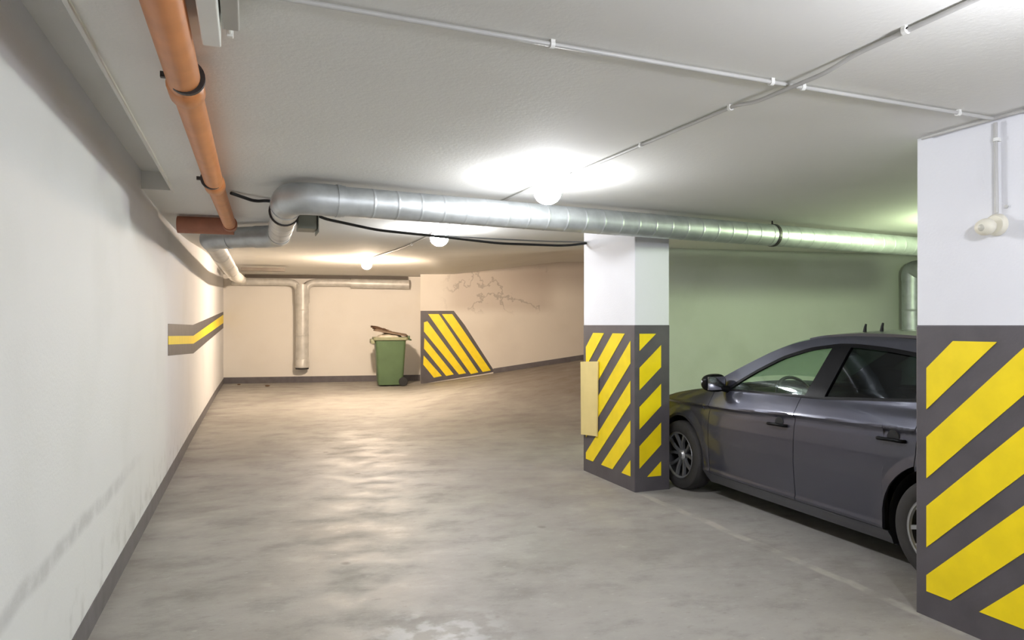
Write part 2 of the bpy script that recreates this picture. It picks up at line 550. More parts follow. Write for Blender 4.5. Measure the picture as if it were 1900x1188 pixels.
def column(x0, x1, y0, y1, label, spec_left, spec_front):
    bm = bmesh.new()
    box(bm, x0, x1, y0, y1, -0.02, 2.49, 0, bevel=0.008)
    box(bm, x0 - 0.003, x1 + 0.003, y0 - 0.003, y1 + 0.003, -0.01, 1.5, 1, bevel=0.008)
    e = 0.002
    sl, ba, pe, h, ref = spec_left
    stripes(bm, lambda a, z: (x0 - e, a, z), (-1, 0, 0), y0 + 0.07, y1 - 0.06, 0.13, 1.42, sl, ba, pe, h, ref)
    stripes(bm, lambda a, z: (x1 + e, a, z), (1, 0, 0), y0 + 0.07, y1 - 0.06, 0.13, 1.42, sl, ba, pe, h, ref)
    sl, ba, pe, h, ref = spec_front
    stripes(bm, lambda a, z: (a, y0 - e, z), (0, -1, 0), x0 + 0.045, x1 - 0.09, 0.13, 1.42, sl, ba, pe, h, ref)
    stripes(bm, lambda a, z: (a, y1 + e, z), (0, 1, 0), x0 + 0.045, x1 - 0.09, 0.13, 1.42, sl, ba, pe, h, ref)
    o = obj('concrete_column', bm, [M_column, M_band, M_yellow])
    tag(o, label, 'column')
    return o

column(3.24, 3.60, 5.48, 6.50, 'white square concrete column with yellow and grey hazard stripes standing before the car front', (-0.9, 0.07, 0.36, 0.205, 5.55), (0.9, 0.205, 0.352, 0.2, 3.28))
column(3.27, 3.63, 1.64, 2.68, 'nearest white concrete column, at the right edge, with wide yellow stripes', (-0.98, 0.01, 0.355, 0.213, 2.61), (0.9, 0.2, 0.352, 0.2, 3.30))

# beige board on the far column
bm = bmesh.new()
M4 = Matrix.Rotation(math.radians(-1.2), 4, 'X')
vs0 = [(3.210, 6.515, 1.12), (3.217, 6.15, 1.14), (3.219, 6.17, 0.40), (3.213, 6.51, 0.37)]
prism(bm, vs0, (1, 0, 0), 0.012)
tag(obj('cardboard_sheet', bm, M_board), 'plain beige cardboard sheet fixed on the left face of the striped column', 'sheet')

# ------------------------------------------------------------------ ducts
def rings_on(path, step, r, lift=0.004, w_=0.006):
    """resample straight runs so thin raised seams appear"""
    P, R = [Vector(path[0])], [r]
    acc = 0.0
    for a, b in zip(path, path[1:]):
        a = Vector(a); b = Vector(b); L = (b - a).length
        d = (b - a).normalized()
        if L > step * 0.8:
            s_ = step
            while s_ < L - 0.04:
                for o_, q in ((-w_ - 0.012, 0), (-w_, 0), (-w_ * 0.4, lift), (w_ * 0.4, lift), (w_, 0), (w_ + 0.012, 0)):
                    P.append(a + d * (s_ + o_)); R.append(r + q)
                s_ += step
        P.append(b); R.append(r)
    return P, R

def ring_collar(bm, p, d, r, w_, t, seg=28, mi=0):
    d = Vector(d).normalized(); p = Vector(p)
    sweep(bm, [p - d * w_ / 2, p - d * w_ / 2 + d * 1e-4, p + d * w_ / 2 - d * 1e-4, p + d * w_ / 2], [r, r + t, r + t, r], seg, True, mi)

DZ = 2.335
A0 = Vector((7.05, 5.52, DZ)); A1 = Vector((0.25, 4.80, DZ)); A2 = Vector((0.27, 6.95, DZ))
A3 = Vector((-0.34, 7.35, DZ)); A4 = Vector((-0.22, 13.1, DZ + 0.02))
dmain = thing('ventilation_duct', 'long round galvanised ventilation duct crossing under the ceiling above the car', 'duct', (A1.x, A1.y, 0))
# main straight pipe with spiral seams
bm = bmesh.new()
P, R = rings_on([A0, A1 + (A0 - A1).normalized() * 0.34], 0.17, 0.100, 0.0016, 0.004)
sweep(bm, P, R, 32)
obj('duct_pipe', bm, M_duct, dmain, smooth=50)
# elbow one
bm = bmesh.new()
u1 = (A0 - A1).normalized()
sweep(bm, fillet([A1 + u1 * 0.36, A1, A1 + Vector((0, 0.36, 0))], 0.2, 5), 0.106, 32)
ring_collar(bm, A1 + u1 * 0.32, u1, 0.106, 0.03, 0.004)
ring_collar(bm, A1 + Vector((0, 0.30, 0)), (0, 1, 0), 0.106, 0.03, 0.004)
obj('duct_elbow', bm, M_duct, dmain, smooth=50)
# receding pipe, second elbow, cross pipe, third elbow, far pipe
bm = bmesh.new(); P, R = rings_on([A1 + Vector((0, 0.34, 0)), A2 - Vector((0, 0.24, 0))], 0.34, 0.099); sweep(bm, P, R, 32); obj('duct_pipe', bm, M_duct2, dmain, smooth=50)
bm = bmesh.new()
d23 = (A3 - A2).normalized()
sweep(bm, fillet([A2 - Vector((0, 0.26, 0)), A2, A2 + d23 * 0.24], 0.16, 6), 0.105, 32); obj('duct_elbow', bm, M_duct, dmain, smooth=50)
bm = bmesh.new(); sweep(bm, [A2 + d23 * 0.22, A3 - d23 * 0.2], 0.099, 32); obj('duct_pipe', bm, M_duct, dmain, smooth=50)
bm = bmesh.new()
d34 = (A4 - A3).normalized()
sweep(bm, fillet([A3 - d23 * 0.22, A3, A3 + d34 * 0.26], 0.16, 6), 0.105, 32); obj('duct_elbow', bm, M_duct, dmain, smooth=50)
bm = bmesh.new(); P, R = rings_on([A3 + d34 * 0.24, A4, A4 + Vector((0.10, 4.3, 0.17))], 1.4, 0.099, 0.006, 0.012); sweep(bm, P, R, 32); obj('duct_pipe', bm, M_duct2, dmain, smooth=50)
# black clamps and the little sheet metal box
def clamp(p, d, r=0.104):
    bm = bmesh.new(); ring_collar(bm, p, d, r, 0.03, 0.006)
    p = Vector(p); box(bm, p.x - 0.004, p.x + 0.004, p.y - 0.012, p.y + 0.012, p.z + r, ceil_z(p.x, p.y) + 0.01)
    return bm
obj('hanger_clamp', clamp(A1 + Vector((0.0, 0.62, 0)), (0, 1, 0)), M_strap, dmain)['label'] = 'dark clamp ring'
t_ = (4.58 - A1.x) / (A0.x - A1.x)
obj('hanger_clamp', clamp(A1 + (A0 - A1) * t_, u1, 0.100), M_strap, dmain)['label'] = 'dark clamp ring'
bm = bmesh.new(); box(bm, 0.36, 0.50, 5.6, 5.82, 2.24, 2.36, bevel=0.006); box(bm, 0.505, 0.512, 5.58, 5.84, 2.215, 2.37)
obj('duct_access_box', bm, mat('sheet_metal_box', rgb(140, 142, 132), 0.5, metal=0.4, var=0.2), dmain)['label'] = 'small grey sheet metal box'

# far duct along the back wall with the central drop
bw_dir = Vector((3.97 + 0.55, 17.53 - 18.27, 0)).normalized()
def bwp(s_, off, z):
    n_ = Vector((bw_dir.y, -bw_dir.x, 0))
    p = Vector((-0.55, 18.27, 0)) + bw_dir * s_ + n_ * off
    return Vector((p.x, p.y, z))
dt = thing('exhaust_duct', 'pale tee shaped extract duct on the back wall with a vertical drop', 'duct', tuple(bwp(1.84, 0.2, 0)))
zc = 2.535
for s0, s1, nm in ((0.22, 1.70, 0), (1.98, 4.40, 1)):
    bm = bmesh.new()
    if nm == 0:
        path = fillet([bwp(s0, 0.18, zc), bwp(s1 + 0.05, 0.18, zc), bwp(s1 + 0.05, 0.18, zc - 0.5)], 0.26, 7)
    else:
        path = fillet([bwp(s1, 0.18, zc), bwp(s0 - 0.05, 0.18, zc), bwp(s0 - 0.05, 0.18, zc - 0.5)], 0.26, 7)
    sweep(bm, path, 0.085, 24)
    obj('duct_pipe', bm, M_duct2, dt, smooth=50)
bm = bmesh.new(); sweep(bm, [bwp(3.0, 0.18, zc - 0.01), bwp(4.42, 0.18, zc - 0.02)], 0.118, 24); obj('duct_sleeve', bm, M_duct2, dt, smooth=50)
bm = bmesh.new()
P, R = rings_on([bwp(1.84, 0.18, zc - 0.05), bwp(1.84, 0.18, 0.62)], 0.62, 0.155, 0.005, 0.01)
sweep(bm, P, R, 28); obj('drop_pipe', bm, M_duct2, dt, smooth=50)
bm = bmesh.new()
sweep(bm, [bwp(1.84, 0.18, 0.66), bwp(1.84, 0.18, 0.64), bwp(1.84, 0.18, 0.46), bwp(1.84, 0.18, 0.45)], [0.155, 0.165, 0.165, 0.15], 28)
obj('intake_collar', bm, M_duct2, dt, smooth=50)
bm = bmesh.new()
for k in range(5):
    box(bm, -0.13, 0.13, -0.008, 0.008, 0, 0.02, M=Matrix.Translation(bwp(1.84, 0.18, 0.425)) @ Matrix.Translation((0, -0.1 + k * 0.05, 0)))
sweep(bm, [bwp(1.84, 0.18, 0.45), bwp(1.84, 0.18, 0.42)], 0.158, 28)
obj('intake_grille', bm, M_strap, dt)['label'] = 'dark grille end'

# short flat grey strip under the ceiling
bm = bmesh.new()
box(bm, 0, 0.85, -0.07, 0.07, 0, 0.07, M=Matrix.Translation((-0.13, 15.3, 2.60)) @ Matrix.Rotation(math.atan2(bw_dir.y, bw_dir.x), 4, 'Z'))
tag(obj('ceiling_strip', bm, mat('dull_grey_strip', rgb(120, 112, 104), 0.6, var=0.2)), 'short dark grey strip on the ceiling near the back left corner', 'strip')
bm = bmesh.new()
box(bm, 0, 3.9, -0.05, 0.05, 0, 0.09, M=Matrix.Translation(tuple(bwp(0.5, 0.07, 2.64))) @ Matrix.Rotation(math.atan2(bw_dir.y, bw_dir.x), 4, 'Z'))  # dark strip standing in for the shadow line above the duct
tag(obj('duct_shadow_strip', bm, mat('dark_shadow_strip', rgb(92, 84, 76), 0.6, var=0.2)), 'long dark strip for the shadow line above the tee duct on the back wall', 'shadow strip')

# vertical duct in the bay corner
dc = thing('corner_duct', 'shiny vertical duct running down the corner behind the parked car', 'duct', (9.32, 7.72, 0))
bm = bmesh.new()
P, R = rings_on([(9.32, 7.72, 2.22), (9.32, 7.72, 0.35)], 0.5, 0.135, 0.005, 0.01); sweep(bm, P, R, 28); obj('duct_pipe', bm, M_duct, dc, smooth=50)
bm = bmesh.new(); sweep(bm, fillet([(9.32, 7.0, 2.32), (9.32, 7.72, 2.32), (9.32, 7.72, 2.15)], 0.16, 6), 0.142, 28); obj('duct_elbow', bm, M_duct, dc, smooth=50)

# ------------------------------------------------------------------ orange drain pipe
op = thing('drain_pipe', 'orange plastic drain pipe hung under the ceiling along the left side', 'pipe', (-0.23, 2.5, 0))
OX = -0.22
def oz(y): return 2.40
bm = bmesh.new(); sweep(bm, [(OX - 0.02, -3.5, 2.40), (OX, 2.9, 2.40)], 0.058, 28); obj('pipe_length', bm, M_orange, op, smooth=50)
bm = bmesh.new(); sweep(bm, [(OX, 2.9, 2.40), (OX + 0.02, 4.75, 2.395)], 0.055, 28); obj('pipe_length', bm, M_orange, op, smooth=50)
bm = bmesh.new(); sweep(bm, [(OX + 0.02, 4.75, 2.395), (OX + 0.07, 6.75, 2.39)], 0.053, 28); obj('pipe_length', bm, M_orange, op, smooth=50)
bm = bmesh.new(); sweep(bm, [(OX, 2.86, 2.40), (OX, 2.875, 2.40), (OX, 2.98, 2.40), (OX, 3.0, 2.40)], [0.058, 0.066, 0.066, 0.056], 28); obj('socket_joint', bm, M_orange, op, smooth=50)
bm = bmesh.new(); sweep(bm, [(OX + 0.02, 4.76, 2.395), (OX + 0.02, 4.775, 2.395), (OX + 0.022, 4.9, 2.395), (OX + 0.022, 4.915, 2.395)], [0.056, 0.064, 0.064, 0.054], 28); obj('socket_joint', bm, M_orange, op, smooth=50)
bm = bmesh.new()
sweep(bm, [(OX + 0.1, 6.78, 2.385), (OX - 0.36, 6.82, 2.385)], 0.075, 28)
sweep(bm, [(OX + 0.07, 6.62, 2.39), (OX + 0.07, 6.78, 2.39)], 0.062, 28)
obj('tee_fitting', bm, M_tee, op, smooth=50)['label'] = 'reddish brown tee fitting'
for y in (2.80, 4.70):
    bm = bmesh.new(); ring_collar(bm, (OX + 0.01, y, 2.40), (0, 1, 0), 0.0585, 0.022, 0.006)
    box(bm, OX + 0.006, OX + 0.014, y - 0.01, y + 0.01, 2.455, 2.475)
    box(bm, OX - 0.075, OX - 0.05, y - 0.01, y + 0.01, 2.39, 2.41)
    obj('pipe_clamp', bm, M_strap, op)['label'] = 'dark metal clamp'

# white trunking beside it
wt = thing('cable_trunking', 'white plastic trunking box beside the orange pipe at the top edge', 'trunking', (-0.10, 1.8, 2.4))
bm = bmesh.new(); box(bm, -0.135, -0.08, -1.5, 2.42, 2.385, 2.472, bevel=0.004); obj('trunking_body', bm, M_clip, wt)
bm = bmesh.new(); box(bm, -0.075, -0.025, -1.5, 2.36, 2.42, 2.474, bevel=0.004); obj('trunking_cover', bm, mat('grey_trunking', rgb(176, 172, 166), 0.5, var=0.1), wt)
bm = bmesh.new(); sweep(bm, [(-0.055, 2.36, 2.45), (-0.055, 2.46, 2.45)], 0.007, 12); box(bm, -0.066, -0.044, 2.45, 2.472, 2.437, 2.474, bevel=0.003); obj('cable_clip', bm, M_clip, wt)

# ------------------------------------------------------------------ conduits
def conduit(label, pts, clips, r=0.0085, n_=(0, 0, 1)):
    t = thing('electrical_conduit', label, 'conduit', tuple(pts[0]))
    bm = bmesh.new(); sweep(bm, fillet(pts, 0.05, 4), r, 14); obj('conduit_pipe', bm, M_pvc, t, smooth=60)
    for p, d in clips:
        p = Vector(p); d = Vector(d).normalized()
        bm = bmesh.new()
        ring_collar(bm, p, d, r + 0.001, 0.016, 0.004, 14)
        n = Vector(n_)
        s_ = d.cross(n).normalized()
        vs = [p + d * a + s_ * b for a, b in ((-0.008, -0.012), (0.008, -0.012), (0.008, 0.012), (-0.008, 0.012))]
        prism(bm, vs, n, 0.016)
        obj('conduit_clip', bm, M_clip, t)
    return t

cz = 2.457
conduit('white conduit crossing the ceiling from the trunking to the near striped column',
        [(-0.01, 2.15, cz), (0.21, 2.16, cz), (1.98, 2.225, cz), (3.235, 2.255, cz)],
        [((0.97, 2.188, cz), (1, 0, 0)), ((1.93, 2.224, cz), (1, 0, 0)), ((2.09, 2.229, cz), (1, 0, 0)), ((3.0, 2.25, cz), (1, 0, 0))])
conduit('white conduit running along the ceiling into the brightest lamp by the duct',
        [(1.99, 0.82, cz + 0.001), (2.01, 1.9, cz), (2.008, 2.02, cz - 0.021), (1.995, 2.40, cz - 0.021), (1.99, 2.5, cz), (1.92, 4.15, cz)],
        [((2.0, 1.68, cz), (0, 1, 0)), ((1.99, 2.55, cz), (0, 1, 0)), ((1.96, 3.25, cz), (0, 1, 0)), ((1.925, 4.05, cz), (0, 1, 0))])
conduit('white conduit between the lamp at the duct and the next lamp behind it',
        [(1.86, 4.34, cz), (1.80, 6.75, cz)], [((1.83, 5.6, cz), (0, 1, 0))])
conduit('white conduit leading from the middle lamp to the warm farthest lamp',
        [(1.80 + 0.26 * k / 12, 6.97 + 5.98 * k / 12, ceil_z(1.80 + 0.26 * k / 12, 6.97 + 5.98 * k / 12) - 0.016) for k in range(13)], [((1.863, 8.4, ceil_z(1.86, 8.4) - 0.016), (0, 1, 0.02))], r=0.011)
conduit('white conduit along the ceiling joint on the near striped column',
        [(3.235, -2.0, cz), (3.235, 2.62, cz)], [((3.235, 2.1, cz), (0, 1, 0)), ((3.235, 1.2, cz), (0, 1, 0))])
conduit('vertical white conduit dropping down the near column to the small sensor',
        [(3.252, 2.255, 2.44), (3.252, 2.25, 2.02)], [((3.252, 2.252, 2.36), (0, 0, 1))], n_=(1, 0, 0))

# little sensor / socket on the near column
sn = thing('motion_sensor', 'small round cream motion sensor on the near column under a conduit', 'sensor', (3.26, 2.255, 1.96))
bm = bmesh.new(); lathe(bm, [(0, 0), (0.048, 0), (0.052, 0.006), (0.05, 0.022), (0.042, 0.03), (0, 0.03)], (3.270, 2.255, 1.965), (-1, 0, 0), 28); obj('mounting_base', bm, M_cream, sn, smooth=40)
bm = bmesh.new(); sweep(bm, [(3.262, 2.255, 1.965), (3.195, 2.262, 1.955)], 0.018, 16); obj('swivel_neck', bm, M_cream, sn, smooth=40)
bm = bmesh.new()
bmesh.ops.create_uvsphere(bm, u_segments=24, v_segments=16, radius=0.045)
for v in bm.verts: v.co = Vector((v.co.x * 0.8, v.co.y * 1.05, v.co.z * 0.88)) + Vector((3.200, 2.266, 1.954))
obj('sensor_head', bm, M_cream, sn, smooth=180)
bm = bmesh.new(); lathe(bm, [(0, 0.0), (0.012, 0.0), (0.022, -0.01), (0.024, -0.016)], (3.164, 2.262, 1.947), (-1, -0.1, -0.2), 20)
obj('sensor_lens', bm, mat('milky_lens', rgb(190, 188, 176), 0.25), sn, smooth=60)
# the small screw cap above it
bm = bmesh.new(); lathe(bm, [(0, 0), (0.008, 0), (0.008, 0.008), (0, 0.01)], (3.271, 2.215, 2.045), (-1, 0, 0), 14)
tag(obj('screw_cap', bm, M_pvc, None, smooth=40), 'tiny grey screw cap on the near column just above the sensor', 'screw')

# ------------------------------------------------------------------ hanging cables
def cable(label, pts, r, m):
    P = fillet(pts, 0.12, 6)
    bm = bmesh.new(); sweep(bm, P, r, 10)
    return tag(obj('power_cable', bm, m, None, smooth=60), label, 'cable', None)
cable('thick black cable hanging from the orange pipe past the duct to the striped column',
      [(-0.115, 5.45, 2.452), (0.05, 5.62, 2.43), (0.14, 5.70, 2.456), (0.42, 5.86, 2.454), (0.56, 5.95, 2.38), (1.07, 6.2, 2.335), (1.66, 6.42, 2.335), (2.3, 6.48, 2.30), (3.0, 6.45, 2.30), (3.245, 6.44, 2.335)], 0.012, M_black)
cable('thin grey cable strung just above the thick black one, to the striped column',
      [(1.72, 6.62, 2.37), (2.2, 6.5, 2.345), (2.8, 6.47, 2.34), (3.245, 6.47, 2.35)], 0.007, mat('grey_cable', rgb(130, 132, 134), 0.5))

# ------------------------------------------------------------------ lamps
M_lampbase = mat('lamp_base_plastic', rgb(225, 225, 220), 0.5)
for x, y, drop, col, st, label, vis in LAMPS:
    zc_ = ceil_z(x, y)
    t = thing('ceiling_lamp', label, 'lamp', (x, y, zc_), 'round ceiling lamps of the garage')
    bm = bmesh.new(); lathe(bm, [(0, 0.0), (0.085, 0.0), (0.088, -0.02), (0.075, -0.03), (0, -0.03)], (x, y, zc_ + 0.004), (0, 0, 1), 28)
    obj('lamp_base', bm, M_lampbase, t, smooth=40)
    if drop > 0.15:  # rod added: hangs the unseen near lamps lower so wall light reaches higher
        bm = bmesh.new(); sweep(bm, [(x, y, zc_ - 0.02), (x, y, zc_ - drop + 0.07)], 0.008, 12); obj('added_pendant_rod', bm, M_lampbase, t, smooth=40)
    em = bpy.data.materials.new('lamp_glow'); em.use_nodes = True
    nt = em.node_tree; bb = nt.nodes['Principled BSDF']
    bb.inputs['Base Color'].default_value = (*col, 1)
    bb.inputs['Emission Color'].default_value = (*col, 1)
    bb.inputs['Emission Strength'].default_value = st
    bm = bmesh.new(); bmesh.ops.create_uvsphere(bm, u_segments=24, v_segments=14, radius=0.09)
    for v in bm.verts: v.co = Vector((v.co.x, v.co.y, v.co.z * 0.9)) + Vector((x, y, zc_ - drop))
    obj('lamp_globe', bm, em, t, smooth=180)

# ------------------------------------------------------------------ parked car (local frame: +y nose, -x is the side we see)
def carpaint():
    m = mat('dark_grey_metallic_paint', rgb(72, 73, 86), 0.32, metal=0.6, var=0.05, vscale=2, coat=0.8)
    return m
M_paint = carpaint()
M_trim = mat('black_gloss_trim', rgb(12, 12, 15), 0.35, var=0.1, spec=0.12)
M_plastic = mat('black_matt_plastic', rgb(32, 32, 34), 0.65, var=0.2)
M_tyre = mat('tyre_rubber', rgb(52, 50, 50), 0.75, var=0.25, vscale=10)
M_alloy = mat('alloy_wheel', rgb(190, 192, 196), 0.32, metal=0.8, var=0.1)
M_alloyd = mat('dark_rim_inside', rgb(52, 52, 54), 0.5, metal=0.4)
M_chrome = mat('chrome', rgb(225, 226, 230), 0.12, metal=1.0)
M_seat = mat('dark_seat_fabric', rgb(58, 56, 58), 0.85, var=0.2, vscale=20)
M_seatl = mat('grey_headrest_fabric', rgb(120, 112, 106), 0.85, var=0.15, vscale=20)
M_head = mat('headlining', rgb(150, 148, 144), 0.9)

def glass_mat(name, tint, trans=0.82):
    m = bpy.data.materials.new(name); m.use_nodes = True
    nt = m.node_tree
    for n in list(nt.nodes): nt.nodes.remove(n)
    o = nt.nodes.new('ShaderNodeOutputMaterial')
    tr = nt.nodes.new('ShaderNodeBsdfTransparent'); tr.inputs[0].default_value = tint
    gl = nt.nodes.new('ShaderNodeBsdfGlossy'); gl.inputs['Roughness'].default_value = 0.03
    gl.inputs['Color'].default_value = (0.9, 0.95, 1, 1)
    lw = nt.nodes.new('ShaderNodeLayerWeight'); lw.inputs['Blend'].default_value = 0.5
    pw = nt.nodes.new('ShaderNodeMath'); pw.operation = 'POWER'; pw.inputs[1].default_value = 4
    nt.links.new(lw.outputs['Facing'], pw.inputs[0])
    fr = nt.nodes.new('ShaderNodeMath'); fr.operation = 'MULTIPLY_ADD'; fr.inputs[1].default_value = 0.6; fr.inputs[2].default_value = 0.02
    nt.links.new(pw.outputs[0], fr.inputs[0])
    no = nt.nodes.new('ShaderNodeTexNoise'); no.inputs['Scale'].default_value = 3
    tcn = nt.nodes.new('ShaderNodeTexCoord'); nt.links.new(tcn.outputs['Object'], no.inputs['Vector'])
    ad = nt.nodes.new('ShaderNodeMath'); ad.operation = 'MULTIPLY_ADD'
    ad.inputs[1].default_value = 0.02
    nt.links.new(no.outputs['Fac'], ad.inputs[0]); nt.links.new(fr.outputs[0], ad.inputs[2])
    mx = nt.nodes.new('ShaderNodeMixShader')
    nt.links.new(ad.outputs[0], mx.inputs[0]); nt.links.new(tr.outputs[0], mx.inputs[1]); nt.links.new(gl.outputs[0], mx.inputs[2])
    nt.links.new(mx.outputs[0], o.inputs[0])
    return m
M_glass = glass_mat('clear_car_glass', (0.86, 0.93, 0.88, 1))
M_tint = glass_mat('tinted_car_glass', (0.20, 0.23, 0.24, 1))

car = thing('car', 'dark grey five-door hatchback parked behind the striped columns', 'car', (4.545, 2.86, 0))

def ob(name, bm, mats, parent=None, smooth=35):
    p = parent if parent else car
    bmesh.ops.remove_doubles(bm, verts=bm.verts, dist=1e-5)
    o = obj(name, bm, mats, None, smooth)
    o.parent = p
    return o

ZI = [(0.10, 0.13), (0.17, 0.075), (0.215, 0.035), (0.25, 0.012), (0.275, 0.022), (0.36, 0.012), (0.52, 0.0), (0.66, 0.002), (0.76, 0.012), (0.795, 0.022), (0.812, 0.022), (0.826, 0.0), (0.84, 0.004), (0.90, 0.038), (0.97, 0.080), (1.03, 0.098), (1.12, 0.142), (1.22, 0.190), (1.32, 0.238), (1.40, 0.285), (1.44, 0.32), (1.5, 0.40)]
CRE = [(0.1, 0.045), (1.1, 0.02), (1.8, -0.02), (2.6, -0.03)]
def smooth_tab(tab, x, h=0.006):
    return sum(interp(tab, x + k * h) for k in (-1, 0, 1)) / 3
def side(y, z):
    i = smooth_tab(ZI, z - interp(CRE, y) * sstep(0.6, 0.74, z) * sstep(1.05, 0.93, z))
    if y > 1.6: i += 0.15 * ((y - 1.6) / 1.75) ** 2.4
    if y > 2.95: i += 0.30 * ((y - 2.95) / 0.45) ** 2.2
    if y < 0.2: i += 0.05 * ((0.2 - y) / 0.9) ** 1.6
    if y < -0.4: i += 0.22 * ((-0.4 - y) / 0.35) ** 2
    # flared wheel arches
    for cy in (0.0, 2.6):
        dd = abs(math.hypot(y - cy, z - 0.31) - 0.385)
        i -= 0.012 * max(0, 1 - dd / 0.07) * (1 if z < 0.85 else 0)
    return 0.875 - i

def patch(pts, sgn, t=0.018, mi=0, off=0.0):
    """pts[i][j] = (y, z) grid -> thick shell following the body side"""
    bm = bmesh.new()
    n, m_ = len(pts), len(pts[0])
    F = [[bm.verts.new((sgn * (side(y, z) + off), y, z)) for y, z in row] for row in pts]
    B = [[bm.verts.new((sgn * (side(y, z) + off - t), y, z)) for y, z in row] for row in pts]
    for i in range(n - 1):
        for j in range(m_ - 1):
            bm.faces.new((F[i][j], F[i + 1][j], F[i + 1][j + 1], F[i][j + 1])).material_index = mi
            bm.faces.new((B[i][j], B[i][j + 1], B[i + 1][j + 1], B[i + 1][j])).material_index = mi
    edge = [(i, 0) for i in range(n)] + [(n - 1, j) for j in range(1, m_)] + [(i, m_ - 1) for i in range(n - 2, -1, -1)] + [(0, j) for j in range(m_ - 2, 0, -1)]
    for a, b in zip(edge, edge[1:] + edge[:1]):
        bm.faces.new((F[a[0]][a[1]], F[b[0]][b[1]], B[b[0]][b[1]], B[a[0]][a[1]])).material_index = mi
    return bm

def colgrid(ys, zb, zt, n=26, zs=None):
    g_ = []
    for y in ys:
        a, b = zb(y), zt(y)
        g_.append([(y, a + (b - a) * j / n) for j in range(n + 1)])
    return g_

def coons(bot, top, left, right, n=16, m_=12):
    """four boundary polylines in (y, z): bot/top run left->right, left/right run bottom->top"""
    def samp(P, k):
        L = [0]
        for a, b in zip(P, P[1:]): L.append(L[-1] + math.hypot(b[0] - a[0], b[1] - a[1]))
        out_ = []
        for i in range(k + 1):
            s_ = L[-1] * i / k
            y = interp(list(zip(L, [p[0] for p in P])), s_); z = interp(list(zip(L, [p[1] for p in P])), s_)
            out_.append((y, z))
        return out_
    Bo, To, Le, Ri = samp(bot, n), samp(top, n), samp(left, m_), samp(right, m_)
    G = []
    for i in range(n + 1):
        u = i / n; row = []
        for j in range(m_ + 1):
            v = j / m_
            q = []
            for k in (0, 1):
                q.append((1 - v) * Bo[i][k] + v * To[i][k] + (1 - u) * Le[j][k] + u * Ri[j][k]
                         - ((1 - u) * (1 - v) * Bo[0][k] + u * (1 - v) * Bo[-1][k] + (1 - u) * v * To[0][k] + u * v * To[-1][k]))
            row.append(tuple(q))
        G.append(row)
    return G

HOOD = [(2.15, 0.962), (2.48, 0.918), (2.72, 0.872), (2.96, 0.805), (3.12, 0.745), (3.28, 0.66), (3.38, 0.58)]
DLOB = [(-0.45, 1.10), (0.28, 1.035), (0.93, 0.985), (1.5, 0.968), (2.0, 0.955), (2.15, 0.955)]    # window bottom line
DLOT = [(-0.40, 1.175), (-0.18, 1.235), (0.25, 1.30), (0.55, 1.335), (0.80, 1.352), (0.97, 1.352), (1.22, 1.318), (1.47, 1.245), (1.70, 1.135), (1.96, 0.985), (2.05, 0.957)]
ROOFE = [(-0.62, 1.26), (-0.45, 1.32), (-0.15, 1.365), (0.2, 1.40), (0.6, 1.418), (0.9, 1.418), (1.17, 1.40), (1.41, 1.352), (1.64, 1.272), (1.91, 1.150), (2.12, 1.045), (2.30, 0.955)]
hoodz = lambda y: smooth_tab(HOOD, y, 0.04)
dlob = lambda y: smooth_tab(DLOB, y, 0.04)
dlot = lambda y: smooth_tab(DLOT, y, 0.03) + 0.010 * sstep(2.0, 1.3, y)
roofe = lambda y: smooth_tab(ROOFE, y, 0.04) + 0.022 * sstep(2.2, 1.3, y)
def arch(cy, r, base):
    def f_(y):
        d = abs(y - cy)
        return max(base(y), 0.31 + math.sqrt(max(0, r * r - d * d))) if d < r else base(y)
    return f_
def ysamp(a, b, extra=(), n=24):
    s_ = {round(a + (b - a) * i / n, 4) for i in range(n + 1)}
    for c_, r in extra:
        for k in range(25):
            y = c_ - r * math.cos(math.pi * k / 24)
            if a < y < b: s_.add(round(y, 4))
        for e in (c_ - r - 0.0008, c_ + r + 0.0008):
            if a < e < b: s_.add(round(e, 4))
    return sorted(s_)
SILL = lambda y: 0.235
RA = 0.362
